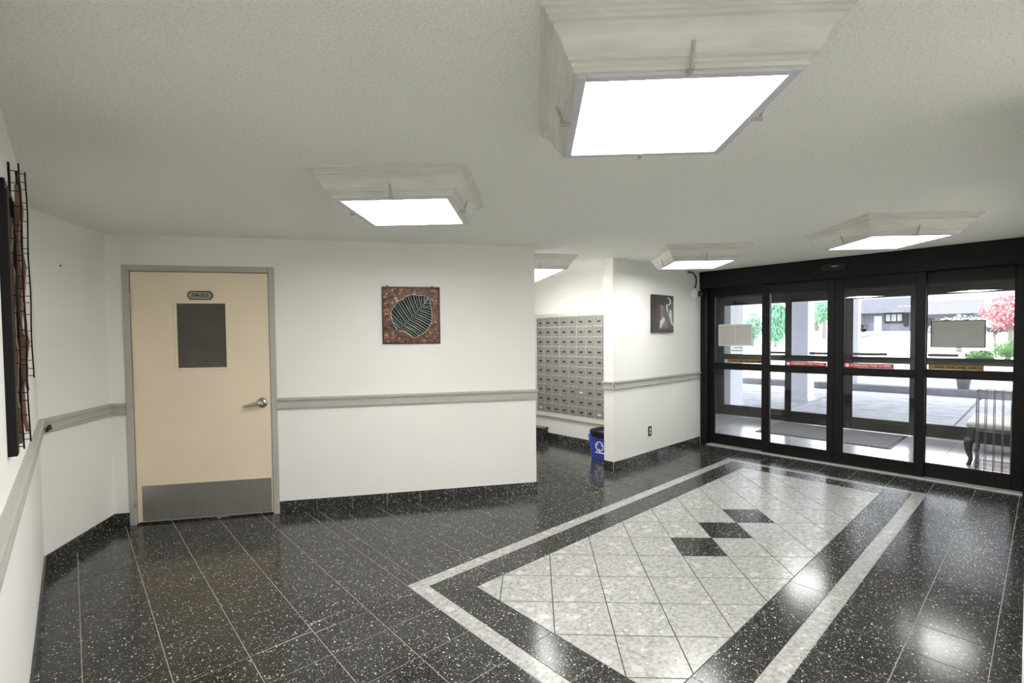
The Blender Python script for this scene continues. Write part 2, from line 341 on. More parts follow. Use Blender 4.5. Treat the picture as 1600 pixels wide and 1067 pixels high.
for i in range(-9, 13):
    for j in range(-5, 6):
        if (i+j) % 2: continue
        cx, cy = 3.255+hd*i, 1.647+hd*j
        p = [(cx-hd, cy), (cx, cy-hd), (cx+hd, cy), (cx, cy+hd)]
        for n, d in (((-1, 0), -fx0), ((1, 0), fx1), ((0, -1), -fy0), ((0, 1), fy1)): p = clip(p, n, d)
        if len(p) < 3: continue
        p = inset(p, .0026)
        if len(p) < 3: continue
        ar = sum(p[k][0]*p[(k+1) % len(p)][1]-p[(k+1) % len(p)][0]*p[k][1] for k in range(len(p)))/2
        if ar < .0006: continue
        blk = j == 0 and i in (0, 2, 4)
        link('black_diamond_tile' if blk else 'pale_diamond_tile', tile_mesh([(x-cx, y-cy) for x, y in p], 'diamond', 'base' if blk else 'light'), floor, (cx, cy, 0))

# ------------------------------------------------------------------ baseboards (one object per tile) and chair rails
def baseboard(name, fr, joints, label, h=.107):
    e = place(root(name, label=label, cat='baseboard', kind='structure'), fr)
    MB().box(joints[0], joints[-1], -.006, 0, 0, h-.004).obj('mortar', 'grout', e)
    for a, b_ in zip(joints[:-1], joints[1:]):
        MB().cbox(a+.0015, b_-.0015, -.011, -.0005, .001, h, .0015).obj('baseboard_tile', 'base', e)
    return e
baseboard('baseboard_back', FA, [1.2355, 1.537, 1.83, 2.128, 2.42, 2.724, 3.023, 3.23, LA+.012], 'black speckled tile baseboard under the leaf panel wall')
baseboard('baseboard_door_side', FA, [0, .111], 'single black baseboard tile left of the beige door')
baseboard('baseboard_angled', FB, [0, .02, .27, .55, LB], 'black tile baseboard along the narrow angled wall')
baseboard('baseboard_left', FC, [.3*k for k in range(30)]+[8.857], 'black tile baseboard under the metal sculpture wall')
baseboard('baseboard_partition', FE, [-.012, .222, .524, .822, 1.127, 1.424, 1.74, 1.955], 'black tile baseboard under the small dark picture')
baseboard('baseboard_partition_end', (4.4, 3.325, R(-90)), [0, .13], 'black baseboard tile on the narrow end of the partition')
baseboard('baseboard_alcove', FM, [.3*k for k in range(11)]+[3.12], 'black tile baseboard beneath the mailboxes')
baseboard('baseboard_right', (6.35, .045, R(180)), [0]+[.15+.3*k for k in range(13)], 'black tile baseboard at the right edge')
RP = [(0, .900), (-.020, .902), (-.024, .910), (-.024, .922), (-.014, .926), (-.014, .958), (-.018, .962), (-.018, .968), (-.026, .972), (-.030, .980), (-.030, .990), (-.024, .996), (0, .997)]
def rail(name, fr, x0, x1, label):
    return place(tag(MB().prism(RP, 'x', x0, x1).obj(name, 'trim'), label, 'chair rail', kind='structure'), fr)
rail('trim_1', FA, 1.2355, LA+.012, 'grey moulded chair rail running below the leaf panel')
rail('trim_2', FA, .0, .111, 'short piece of grey chair rail left of the beige door')
rail('trim_3', FB, .0, LB, 'grey chair rail on the narrow angled wall')
t4 = rail('trim_4', FC, 0, 8.857, 'grey chair rail at the far left below the metal sculpture')
rail('trim_5', FE, -.028, 1.955, 'grey chair rail on the partition wall below the dark picture')
rail('trim_6', (4.4, 3.325, R(-90)), 0, .16, 'chair rail end wrapping round the partition edge')
#rail('trim_7', (6.30, .07, R(180)), 0, 3.7, 'grey chair rail at the right edge')
ch = MB()
for q in ((.0, .0), (.012, .010), (-.008, -.012), (.018, -.004)): ch.lathe([(.002, -.009), (.010, -.006), (.012, 0), (.008, .006), (.002, .009)], .006+q[0]+.02, -.034, .935+q[1], 'y', 8)
place(tag(ch.obj('door_stop', 'black', smooth=True), 'small broken black door stop at the corner of the left chair rail', 'door stop'), FB)
for i, (x, z, r) in enumerate(((.256, 2.02, .006), (.552, 2.015, .003))):
    h_ = MB().lathe([(.0005, -.008), (r, -.006), (r, -.001), (r*.4, .0)], x, 0, z, 'y', 10).obj('wall_screw', 'black')
    place(tag(h_, ('larger dark' if i == 0 else 'tiny dark')+' screw head high on the narrow angled wall', 'screw', 'screws left in the angled wall'), FB)

# ------------------------------------------------------------------ door_1: beige service door
d1 = place(root('door_1', label='beige painted service door with dark window and steel kick plate', cat='door', kind='structure'), FA)
fm = MB()
for x0, x1, z0, z1 in ((.111, .158, 0, 2.105), (1.188, 1.2355, 0, 2.105), (.158, 1.188, 2.058, 2.105)): fm.cbox(x0, x1, -.012, .11, z0, z1, .004)
for x0, x1, z0, z1 in ((.158, .172, 0, 2.058), (1.174, 1.188, 0, 2.058), (.172, 1.174, 2.044, 2.058)): fm.box(x0, x1, .052, .068, z0, z1)
fm.obj('door_frame', 'frame', d1)
leaf = MB(); lw = (.163, 1.183); wz, wx = (1.262, 1.806), (.480, .859)
for x0, x1, z0, z1 in ((lw[0], wx[0], .018, 2.052), (wx[1], lw[1], .018, 2.052), (wx[0], wx[1], .018, wz[0]), (wx[0], wx[1], wz[1], 2.052)): leaf.box(x0, x1, .004, .048, z0, z1)
leaf = leaf.obj('door_leaf', 'door', d1)
MB().box(lw[0], lw[1], .0405, .06, .002, .018).obj('door_sweep', 'black', d1)
ws = MB()
for x0, x1, z0, z1 in ((wx[0]-.014, wx[0]+.008, wz[0]-.014, wz[1]+.014), (wx[1]-.008, wx[1]+.014, wz[0]-.014, wz[1]+.014), (wx[0]+.008, wx[1]-.008, wz[0]-.014, wz[0]+.008), (wx[0]+.008, wx[1]-.008, wz[1]-.008, wz[1]+.014)): ws.cbox(x0, x1, -.002, .03, z0, z1, .003)
ws.obj('window_stop', 'door', leaf)
MB().cbox(wx[0]+.004, wx[1]-.004, .014, .022, wz[0]+.004, wz[1]-.004, .001).obj('window_pane', 'room_dark', leaf)
kp = MB().cbox(.20, 1.173, -.001, .004, .024, .315, .0008).obj('kick_plate', 'steel', leaf)
for x in (.21, .45, .69, .93, 1.163):
    for z in (.033, .306): MB().lathe([(.004, -.0035), (.0045, -.002), (.0045, 0)], x, 0, z, 'y', 8).obj('screw', 'chrome', kp)
lh = MB().lathe([(.042, .004), (.044, -.004), (.040, -.012), (.026, -.018), (.018, -.024), (.016, -.052), (.014, -.062)], 1.118, 0, .961, 'y', 24).obj('lever_handle', 'chrome', leaf, True)
MB().tube([(1.125, -.052, .961), (1.10, -.055, .960), (1.05, -.056, .952), (1.01, -.054, .943), (.985, -.046, .937), (.980, -.03, .935)], [.014, .016, .014, .012, .011, .008], 10).obj('lever', 'chrome', lh, True)
for z in (1.81, 1.007, .206):
    hg = MB().tube([(.160, -.010, z-.06), (.160, -.010, z+.06)], .0075, 10).obj('hinge', 'frame', d1, True)
    MB().lathe([(.003, -.004), (.006, -.002), (.0075, 0), (.0075, .002)], .160, -.010, z+.06, 'z', 10).obj('hinge_pin', 'chrome', hg)
# door number plate
pl = place(root('door_number_plate', label='small grey eight-sided number plate on the beige door', cat='sign'), FA)
def octa(x0, x1, z0, z1, k): return [(x0+k, z0), (x1-k, z0), (x1, z0+(z1-z0)*.38), (x1, z0+(z1-z0)*.62), (x1-k, z1), (x0+k, z1), (x0, z0+(z1-z0)*.62), (x0, z0+(z1-z0)*.38)]
MB().prism(octa(.573, .763, 1.829, 1.901, .020), 'y', -.003, .004).obj('plate_rim', 'ink', pl)
MB().prism(octa(.580, .756, 1.836, 1.894, .018), 'y', -.005, -.002).obj('plate_face', 'steel', pl)
text('plate_lettering', '106-213', .036, 'ink', pl, (.668, -.0055, 1.865), (R(90), 0, 0), .0005, off=.0009)

# ------------------------------------------------------------------ leaf panel on the back wall
lp = place(root('leaf_relief_panel', label='square copper-mottled panel with a raised feathery leaf on the back wall', cat='wall art'), FA)
ax, az, aw = 2.114, 1.445, .508
MB().cbox(ax, ax+aw, -.020, 0, az, az+aw, .003).obj('board', 'black', lp)
MB().cbox(ax+.012, ax+aw-.012, -.024, -.016, az+.012, az+aw-.012, .003).obj('copper_sheet', 'copper', lp)
for x in (.05, .44): MB().lathe([(.006, 0), (.006, .012), (.003, .014)], ax+x, -.012, az+aw-.001, 'z', 8).obj('hook', 'black', lp)
def A2(px, py): return (ax+(px-150)/795*aw, az+aw-(py-165)/785*aw)
lo = [(340, 745), (290, 640), (262, 520), (315, 430), (360, 370), (430, 335), (500, 285), (575, 268), (650, 285), (730, 285), (795, 312)]
ro = [(440, 785), (585, 872), (650, 842), (710, 810), (760, 765), (800, 700), (828, 640), (835, 560), (828, 480), (810, 400), (795, 312)]
st, tip = (350, 775), (795, 312)
def rach(t): return (st[0]+(tip[0]-st[0])*t, st[1]+(tip[1]-st[1])*t+18*math.sin(math.pi*t))
veins = MB(); n = len(lo)
for side in (lo, ro):
    for i in range(n-1):
        t0, t1 = i/(n-.4), (i+.85)/(n-.4)
        a, b_ = rach(max(0, t0)), rach(t1); e0, e1 = side[i], side[i+1]
        mid = ((e0[0]+e1[0])/2, (e0[1]+e1[1])/2)
        tp = (mid[0]+(mid[0]-rach((i+.4)/n)[0])*.04, mid[1]+(mid[1]-rach((i+.4)/n)[1])*.04)
        lf = MB(); pts = [A2(*a), A2(e0[0]*.85+a[0]*.15, e0[1]*.85+a[1]*.15), A2(*tp), A2(e1[0]*.9+b_[0]*.1, e1[1]*.9+b_[1]*.1), A2(*b_)]
        lf.prism(pts, 'y', -.0265, -.022); lf.obj('leaflet', 'leaf_dark', lp)
        for k in range(5):
            w = k/4; q0 = (a[0]+(b_[0]-a[0])*w, a[1]+(b_[1]-a[1])*w); q1 = (e0[0]+(e1[0]-e0[0])*w, e0[1]+(e1[1]-e0[1])*w)
            if (k == 4 and i < n-2) or k in (1, 3): continue
            mx = ((q0[0]+q1[0])/2+random.uniform(-4, 4)-6*(1 if side is lo else -1), (q0[1]+q1[1])/2+random.uniform(-4, 4)-8)
            P3 = [(*A2(*q),) for q in (q0, mx, q1)]
            veins.tube([(p[0], -.0265, p[1]) for p in P3], [.0036, .0038, .0022] if k in (0, 4) else [.0016, .0024, .0014], 6)
    pr = [A2(*q) for q in side]; veins.tube([(p[0], -.026, p[1]) for p in pr], .0026, 6)
tag(veins.obj('leaf_veins', 'leaf_pale', lp, True), 'pale raised leaf veins')
rp = [A2(*rach(k/10)) for k in range(11)]
MB().tube([(A2(290, 835)[0], -.027, A2(290, 835)[1])]+[(p[0], -.028, p[1]) for p in rp], [.010]+[.0065-.0005*k for k in range(11)], 8).obj('leaf_stem', 'leaf_pale', lp, True)
MB().tube([(A2(300, 828)[0], -.031, A2(300, 828)[1])]+[(p[0], -.033, p[1]) for p in rp[:9]], [.006]+[.0042-.0004*k for k in range(9)], 8).obj('stem_core', 'leaf_dark', lp, True)

# ------------------------------------------------------------------ small dark picture on the partition
dp = place(root('abstract_picture', label='small dark abstract picture with a pink shape on the partition wall', cat='wall art'), FE)
px, pz, pw, ph = .737, 1.530, .482, .457
MB().cbox(px, px+pw, -.032, 0, pz, pz+ph, .004).obj('canvas_board', 'picture', dp)
def E2(u, v): return (px+(u-80)/435*pw, pz+ph-(v-145)/785*ph)
def shp(pts, m, nm, y=-.0325, th=.002): MB().prism([E2(*p) for p in pts], 'y', y-th, y+.004).obj(nm, m, dp)
shp([(110, 230), (215, 210), (200, 360), (165, 420), (170, 820), (110, 830)], 'plum', 'plum_patch')
shp([(210, 370), (255, 350), (300, 385), (290, 480), (300, 580), (350, 690), (390, 800), (380, 850), (240, 855), (210, 845), (225, 700), (230, 560), (225, 450)], 'pink', 'pink_figure')
shp([(290, 600), (330, 650), (240, 840), (215, 840), (225, 690)], 'pearl', 'pale_fold', -.0335)
shp([(400, 560), (430, 430), (470, 470), (470, 560), (480, 690), (505, 790), (460, 760), (430, 650)], 'pearl', 'grey_plume')
hk = [(365, 190), (410, 205), (435, 250), (435, 310), (405, 355), (375, 330), (360, 350), (365, 410), (375, 480), (385, 510)]
MB().tube([(E2(*q)[0], -.033, E2(*q)[1]) for q in hk], [.002, .006, .009, .009, .006, .006, .008, .009, .007, .002], 8).obj('white_hook_stroke', 'white', dp, True)

# ------------------------------------------------------------------ outlet, security camera
ol = place(root('wall_outlet', label='black double wall outlet low on the partition wall', cat='outlet'), FE)
MB().cbox(.684, .754, -.006, 0, .292, .410, .002).obj('cover_plate', 'black', ol)
for z in (.330, .372):
    rc = MB().prism(octa(.703, .735, z-.016, z+.016, .006), 'y', -.008, -.004).obj('receptacle', 'white', ol)
    for x in (.713, .724): MB().box(x-.0015, x+.0015, -.0085, -.006, z-.005, z+.007).obj('slot', 'black', rc)
sc = place(root('security_camera', label='white round security camera with black lens by the door corner', cat='camera'), FE)
MB().lathe([(.075, 0), (.077, -.012), (.070, -.03), (.05, -.055), (.02, -.064)], 1.778, 0, 2.046, 'y', 28).obj('dome', 'white', sc, True)
MB().tube([(1.80, -.052, 2.046), (1.838, -.092, 2.043)], [.036, .040], 18).obj('lens_barrel', 'black', sc, True)
MB().tube([(1.838, -.092, 2.043), (1.846, -.100, 2.042)], [.016, .014], 14).obj('lens', 'chrome', sc, True)
MB().tube([(1.80, -.012, 2.115), (1.832, -.014, 2.17), (1.842, -.014, 2.23), (1.82, -.014, 2.285), (1.76, -.013, 2.318), (1.62, -.012, 2.322)], .009, 8).obj('cable', 'black', sc, True)

# ------------------------------------------------------------------ metal wall sculpture, far left
ms = root('metal_wall_sculpture', label='tall black metal wall sculpture of ladders and brown strips at the far left', cat='wall art')
def xb(x0, x1, y0, y1, z0, z1, n, m, par=ms): return MB().cbox(x0, x1, y0, y1, z0, z1, .0015).obj(n, m, par)
xb(-.161, -.137, 2.29, 2.36, 1.12, 2.0, 'black_slab', 'wire')
xb(-.161, -.146, 2.36, 2.95, 1.25, 2.05, 'backing_bar', 'wire')
def wavy(xa, y, z0, z1, w, dy, ph, n, m):
    k = 22; A_, B_ = [], []
    for i in range(k+1):
        z = z0+(z1-z0)*i/k; o = .004*math.sin(i*.9+ph)+.002*math.sin(i*2.3+ph); ww = w*(1+.25*math.sin(i*.55+ph*2))
        A_.append((xa+o-ww/2, z)); B_.append((xa+o+ww/2, z))
    pts = [(p[0], p[1]) for p in A_]+[(p[0], p[1]) for p in B_[::-1]]
    vs = MB(); kk = len(A_)
    for yy in (y, y+dy): vs.v += [(p[0], yy, p[1]) for p in A_]+[(p[0], yy, p[1]) for p in B_]
    for i in range(kk-1):
        for o in (0, 2*kk): vs.f.append((o+i, o+i+1, o+kk+i+1, o+kk+i))
        vs.f.append((i, i+1, 2*kk+i+1, 2*kk+i)); vs.f.append((kk+i, kk+i+1, 3*kk+i+1, 3*kk+i))
    for i in (0, kk-1): vs.f.append((i, kk+i, 3*kk+i, 2*kk+i))
    return vs.obj(n, m, ms)
wavy(-.1425, 2.43, 1.14, 1.93, .012, .05, .4, 'brown_strip', 'rustwood')
wavy(-.136, 2.66, 1.15, 2.10, .013, .05, 1.9, 'brown_strip', 'rustwood')
wavy(-.132, 2.80, 1.30, 2.16, .008, .05, 3.0, 'brown_strip', 'rustwood')
def ladder(y, xa, xo, z0, z1, gaps, rr=.0028):
    for x, q in ((xa, 0), (xo, 1.7)):
        pts = [(x+.0016*math.sin(i*1.1+q), y+.003*math.sin(i*.7+q), z0+(z1-z0)*i/14) for i in range(15)]
        MB().tube(pts, rr*(1.5 if x == xa else 1), 6).obj('ladder_rod', 'wire', ms, True)
    z = z0+.01; i = 0
    while z < z1:
        MB().tube([(xa-.004, y, z), (xo+.002, y, z)], .0017, 5).obj('ladder_rung', 'wire', ms); z += gaps[i % len(gaps)]; i += 1
wavy(-.1385, 2.52, 1.20, 2.02, .007, .03, 4.4, 'dark_strip', 'wire')
ladder(2.60, -.150, -.1215, 1.12, 2.165, [.022, .07, .055, .03, .045, .06, .02, .05, .04])
ladder(2.92, -.146, -.1180, 1.345, 2.215, [.03, .035, .06, .02, .045, .07, .05, .028, .055])
ladder(2.40, -.151, -.1290, 1.125, 1.98, [.05, .08, .06, .1, .045])

# ------------------------------------------------------------------ mailboxes
mu = place(root('mailbox_unit', label='wall of small grey locker mailboxes in the alcove', cat='mailboxes'), FM)
mx0, mz0, mz1, cw, rh, NC, NR = 6.45-5.06, .405, 1.765, .1516, .136, 9, 10
mx1 = mx0+cw*NC
fr = MB()
fr.cbox(mx0-.035, mx1+.03, -.020, 0, mz1, mz1+.05, .003); fr.cbox(mx0-.035, mx1+.03, -.020, 0, mz0-.035, mz0, .003); fr.cbox(mx0-.045, mx1+.04, -.035, 0, mz0-.062, mz0-.035, .004)
fr.cbox(mx0-.035, mx0, -.020, 0, mz0, mz1, .003); fr.cbox(mx1, mx1+.03, -.020, 0, mz0, mz1, .003); fr.box(mx0, mx1, -.008, 0, mz0, mz1)
fr.obj('mailbox_frame', 'mailframe', mu)
dm = MB().cbox(.006, cw-.006, -.017, -.006, .005, rh-.005, .002).mesh('mailbox_door', 'mailbox')
sm = MB().cbox(cw*.36, cw*.72, -.0185, -.016, rh*.36, rh*.52, .0006).mesh('name_slot', 'black'); sm2 = MB().cbox(cw*.36, cw*.72, -.0185, -.016, rh*.36, rh*.52, .0006).mesh('name_slot_card', 'white')
lm = MB().lathe([(.0055, -.016), (.0055, -.020), (.003, -.021)], cw*.2, 0, rh*.78, 'y', 8).mesh('lock', 'ink')
for i in range(NC):
    for j in range(NR):
        d = link('mailbox_door', dm, mu, (mx0+cw*i, 0, mz0+rh*j))
        link('name_slot', sm2 if (i, j) in ((0, 0), (5, 2), (7, 0)) else sm, d); link('lock', lm, d)
pb = root('granite_plinth', label='low black granite plinth on the floor at the left end of the mailboxes', cat='plinth')
MB().cbox(4.965, 5.088, 4.845, 5.25, 0, .165, .003).obj('plinth_body', 'base', pb); MB().cbox(4.955, 5.088, 4.835, 5.26, .165, .188, .003).obj('plinth_cap', 'base', pb)

# ------------------------------------------------------------------ recycling bin
rb = root('recycling_bin', label='blue recycling bin with black liner behind the partition end', cat='bin')
def taper(x0, x1, y0, y1, z0, X0_, X1_, Y0_, Y1_, z1):
    return MB().add([(x0, y0, z0), (x1, y0, z0), (x1, y1, z0), (x0, y1, z0), (X0_, Y0_, z1), (X1_, Y0_, z1), (X1_, Y1_, z1), (X0_, Y1_, z1)],
                    [(3, 2, 1, 0), (0, 1, 5, 4), (1, 2, 6, 5), (2, 3, 7, 6), (3, 0, 4, 7), (4, 5, 6, 7)])
def soft(o, w=.012):
    md = o.modifiers.new('bevel', 'BEVEL'); md.width = w; md.segments = 3; return o
soft(taper(4.70, 4.98, 3.40, 3.745, 0, 4.68, 5.0, 3.385, 3.785, .30).obj('bin_body', 'blue', rb))
lin = MB()
ringv = [(4.668, 3.375), (4.84, 3.368), (5.012, 3.375), (5.018, 3.58), (5.012, 3.800), (4.84, 3.808), (4.668, 3.800), (4.662, 3.58)]
for z, k in ((.272, .985), (.300, 1.0), (.335, 1.01), (.352, .99), (.345, .93), (.27, .88)):
    lin.v += [(4.84+(x-4.84)*k, 3.588+(y-3.588)*k, z+random.uniform(-.006, .006)) for x, y in ringv]
for r_ in range(5):
    for k in range(8): lin.f.append((r_*8+k, r_*8+(k+1) % 8, r_*8+8+(k+1) % 8, r_*8+8+k))
lin.f.append(tuple(40+k for k in range(8)))
lo_ = lin.obj('bin_liner', 'bag', rb); sbs = lo_.modifiers.new('s', 'SUBSURF'); sbs.levels = sbs.render_levels = 2
rg = MB(); cy0, cz0 = 3.612, .165
for k in range(3):
    a0 = R(90+120*k)
    for q in range(2):
        pts = [(4.6885-.004*0, cy0+.054*math.cos(a0+R(-50+q*52+w*12)), cz0+.054*math.sin(a0+R(-50+q*52+w*12))) for w in range(5)]
        rg.tube(pts, .007, 6)
    tipa = a0+R(62); rg.add([(4.684, cy0+.068*math.cos(tipa-.2), cz0+.068*math.sin(tipa-.2)), (4.684, cy0+.028*math.cos(tipa-.2), cz0+.028*math.sin(tipa-.2)), (4.684, cy0+.05*math.cos(tipa+.4), cz0+.05*math.sin(tipa+.4)),
                             (4.690, cy0+.068*math.cos(tipa-.2), cz0+.068*math.sin(tipa-.2)), (4.690, cy0+.028*math.cos(tipa-.2), cz0+.028*math.sin(tipa-.2)), (4.690, cy0+.05*math.cos(tipa+.4), cz0+.05*math.sin(tipa+.4))],
                            [(0, 1, 2), (5, 4, 3), (0, 3, 4, 1), (1, 4, 5, 2), (2, 5, 3, 0)])
rg.obj('recycling_symbol', 'white', rb)
MB().box(4.688, 4.698, 3.53, 3.675, .082, .096).obj('white_bar', 'white', rb)

# ------------------------------------------------------------------ ceiling light fixtures
ZP = 2.205
PROF = [(.0, ZP+.004), (.010, ZP+.004), (.010, ZP+.016), (.016, ZP+.018), (.016, ZP+.028), (.026, ZP+.030), (.026, ZP+.038), (.034, ZP+.046), (.040, ZP+.062), (.050, ZP+.080), (.066, ZP+.094), (.066, ZP+.103), (.078, ZP+.105), (.078, ZP+.115), (.086, ZP+.116), (.086, ZP+.125), (.098, ZP+.127), (.098, CZ)]
def make_light(hx, hy):
    e = root('ceiling_light')
    for sx, sy in ((1, 0), (0, 1), (-1, 0), (0, -1)):
        b_ = MB(); k = len(PROF)
        for sgn in (-1, 1):
            for d_, z in PROF:
                if sx: b_.v.append((sx*(hx+d_), sgn*(hy+d_), z))
                else: b_.v.append((sgn*(hx+d_), sy*(hy+d_), z))
            b_.v.append((sx*(hx-.01), sgn*(hy-.01), CZ) if sx else (sgn*(hx-.01), sy*(hy-.01), CZ)); b_.v.append((sx*(hx-.01), sgn*(hy-.01), ZP+.01) if sx else (sgn*(hx-.01), sy*(hy-.01), ZP+.01))
        k2 = k+2
        for i in range(k2): b_.f.append((i, (i+1) % k2, k2+(i+1) % k2, k2+i))
        b_.f.append(tuple(range(k2))); b_.f.append(tuple(range(k2, 2*k2)))
        b_.obj('crown_moulding', 'molding', e)
        cl = MB()
        if sx: cl.cbox(min(sx*(hx-.012), sx*(hx+.03)), max(sx*(hx-.012), sx*(hx+.03)), -.006, .006, ZP-.006, ZP+.003, .001); cl.tube([(sx*(hx+.02), 0, ZP), (sx*(hx+.042), .0, ZP+.06)], .005, 6)
        else: cl.cbox(-.006, .006, min(sy*(hy-.012), sy*(hy+.03)), max(sy*(hy-.012), sy*(hy+.03)), ZP-.006, ZP+.003, .001); cl.tube([(0, sy*(hy+.02), ZP), (0, sy*(hy+.042), ZP+.06)], .005, 6)
        tag(cl.obj('panel_clip', 'frame', e))
    f_ = MB(); w = .028
    for x0, x1, y0, y1 in ((-hx, hx, -hy, -hy+w), (-hx, hx, hy-w, hy), (-hx, -hx+w, -hy+w, hy-w), (hx-w, hx, -hy+w, hy-w)): f_.cbox(x0, x1, y0, y1, ZP-.004, ZP+.012, .002)
    f_.obj('panel_frame', 'silver', e)
    MB().box(-hx+w-.002, hx-w+.002, -hy+w-.002, hy-w+.002, ZP+.001, ZP+.009).obj('diffuser', 'diffuser', e)
    return e
def power(o, k):            # output set per panel to even out brightness across the room
    if abs(k-1) < .01: return
    for ch_ in o.children:
        if ch_.name.startswith('diffuser'):
            ch_.data = ch_.data.copy(); ch_.data.materials.clear(); ch_.data.materials.append(emit('light diffuser %.2f' % k, (1, .99, .965), LAMP*k))
L0 = make_light(.30, .30)
GL = 'square crown-moulded ceiling lights'
for i, (x, y, lab) in enumerate((
        (1.465, .872, 'largest and nearest lit square ceiling light, overhead at the top right'), (1.437, 2.45, 'lit square ceiling light in front of the leaf panel wall'),
        (4.70, 2.405, 'lit square ceiling light beside the partition and security camera'), (4.75, .868, 'lit square ceiling light just before the glass doors at right'),
        (1.45, -.71, 'added unseen fill light just behind the viewpoint'), (1.45, -2.29, 'added unseen fill light in the corridor behind the viewpoint'), (1.45, -3.85, 'added unseen fill light at the end of the corridor behind the viewpoint'), (7.62, .84, 'lit square ceiling light inside the entrance vestibule over the bench'), (7.95, 2.35, 'lit square ceiling light in the middle of the entrance vestibule'))):  # the three behind the viewpoint are unseen, added to brighten the lobby
    o = L0 if i == 0 else copy_tree(L0)
    o.location = (x, y, 0); o.rotation_euler = (0, 0, R(45)); tag(o, lab, 'ceiling light', GL)
    power(o, (1, 1.2, .68, .72, 1.25, 1.25, 1.25, .9, .9)[i])
L5 = make_light(.60, .30); ca = .575
L5.location = (3.89+.575*math.cos(R(60))+.275*math.cos(R(150)), 3.455+.575*math.sin(R(60))+.275*math.sin(R(150)), 0); L5.rotation_euler = (0, 0, R(60))
power(L5, .6)
tag(L5, 'long lit ceiling light in the mailbox alcove, half hidden by the wall', 'ceiling light')

# ------------------------------------------------------------------ entrance doors
def leaf_panel(name, x0, x1, st_l, st_r, y, zt, zr0, zr1, zb0, zb1, fr_, lab, cat, th=.045):
    """glazed aluminium panel, x0..x1 overall in local wall x; zt top of the glass, zr mid rail, zb1 bottom of the glass"""
    e = place(root(name, label=lab, cat=cat, kind='structure'), fr_)
    def bx(n_, a, b_, z0, z1): return MB().cbox(a, b_, y, y+th, z0, z1, .003).obj(n_, 'bronze', e)
    bx('stile', x0, x0+st_l, zb0, zt+.115); bx('stile', x1-st_r, x1, zb0, zt+.115)
    a, b_ = x0+st_l, x1-st_r
    bx('top_rail', a, b_, zt, zt+.115); bx('mid_rail', a, b_, zr0, zr1); bx('bottom_rail', a, b_, zb0, zb1)
    for z0, z1 in ((zb1, zr0), (zr1, zt)):
        p_ = MB().box(a-.004, b_+.004, y+.019, y+.025, z0-.004, z1+.004).obj('glass_pane', 'glass', e)
        MB().box(a, a+.006, y+.013, y+.018, z0, z1).box(b_-.006, b_, y+.013, y+.018, z0, z1).box(a+.006, b_-.006, y+.013, y+.018, z0, z0+.006).box(a+.006, b_-.006, y+.013, y+.018, z1-.006, z1).obj('glazing_bead', 'frame' if False else 'bronze', p_)
    return e
def L_(Y): return 3.195-Y
w1 = leaf_panel('window_1', L_(3.12), L_(2.345), .062, .08, .03, 2.012, 1.035, 1.113, .012, .145, FD, 'fixed left sidelight of the entrance with a two-page notice', 'sidelight')
d2 = leaf_panel('door_2', L_(2.425), L_(1.638), .082, .067, -.02, 2.004, 1.033, 1.111, .012, .138, FD, 'left sliding glass entrance door with a red sticker', 'door')
d3 = leaf_panel('door_3', L_(1.636), L_(.84), .083, .077, -.02, 2.004, 1.031, 1.109, .012, .141, FD, 'right sliding glass entrance door with a red sticker', 'door')
w2 = leaf_panel('window_2', L_(.92), L_(.134), .08, .075, .03, 2.003, 1.038, 1.117, .012, .15, FD, 'fixed right sidelight of the entrance with a grey sheet', 'sidelight')
e = place(root('trim_8', label='dark bronze header and jambs around the glass entrance doors', cat='door frame', kind='structure'), FD)
hb = MB().cbox(-.0, 3.125, -.115, .09, 2.117, CZ, .004).obj('header_box', 'bronze', e)
MB().cbox(0.0, 3.125, -.125, -.113, CZ-.03, CZ, .002).obj('header_lip', 'bronze', e); MB().cbox(0, 3.125, -.122, -.113, 2.117, 2.132, .002).obj('header_lip', 'bronze', e)
MB().cbox(0, .075, -.09, .09, 0, 2.117, .004).obj('jamb', 'bronze', e); MB().cbox(3.061, 3.125, -.03, .09, 0, 2.117, .004).obj('jamb', 'bronze', e)
th = MB()
place(tag(MB().cbox(.075, 3.061, -.085, .10, -.004, .010, .004).obj('threshold_plate', 'alu'), 'pale metal threshold strip under the glass entrance doors', 'threshold'), FD)
sn = place(root('motion_sensor', label='small black motion sensor with white slot on the door header', cat='sensor'), FD)
MB().cbox(L_(1.74), L_(1.51), -.150, -.1155, 2.205, 2.275, .008).obj('sensor_body', 'black', sn); MB().cbox(L_(1.64), L_(1.58), -.1525, -.149, 2.243, 2.250, .001).obj('sensor_slot', 'white', sn)
def sticker(par, x0, x1, z0, z1, y, m, body, tm, nm, lead=None):
    s_ = MB().cbox(x0, x1, y-.001, y, z0, z1, .0003).obj(nm, m, par)
    if lead: MB().lathe([(.0005, -.0022), ((z1-z0)*.40, -.002), ((z1-z0)*.40, -.0005)], x0+(z1-z0)*.65, y, (z0+z1)/2, 'y', 16).obj('sticker_disc', tm, s_)
    if body: text('sticker_lettering', body, (z1-z0)*.68, tm, s_, ((x0+x1)/2+(.02 if lead else 0), y-.0014, (z0+z1)/2), (R(90), 0, 0), .0003, sx=min(1.4, (x1-x0)*.84/(len(body)*(z1-z0)*.68*.60)), off=.0007)
    return s_
tag(sticker(d2, L_(2.150), L_(1.716), 1.116, 1.162, -.002, 'red', 'IN EMERGENCY PUSH TO OPEN', 'pinkink', 'emergency_sticker', True), 'red emergency sticker')
tag(sticker(d3, L_(1.546), L_(1.095), 1.116, 1.166, -.002, 'red', 'IN EMERGENCY PUSH TO OPEN', 'pinkink', 'emergency_sticker', True), 'red emergency sticker')
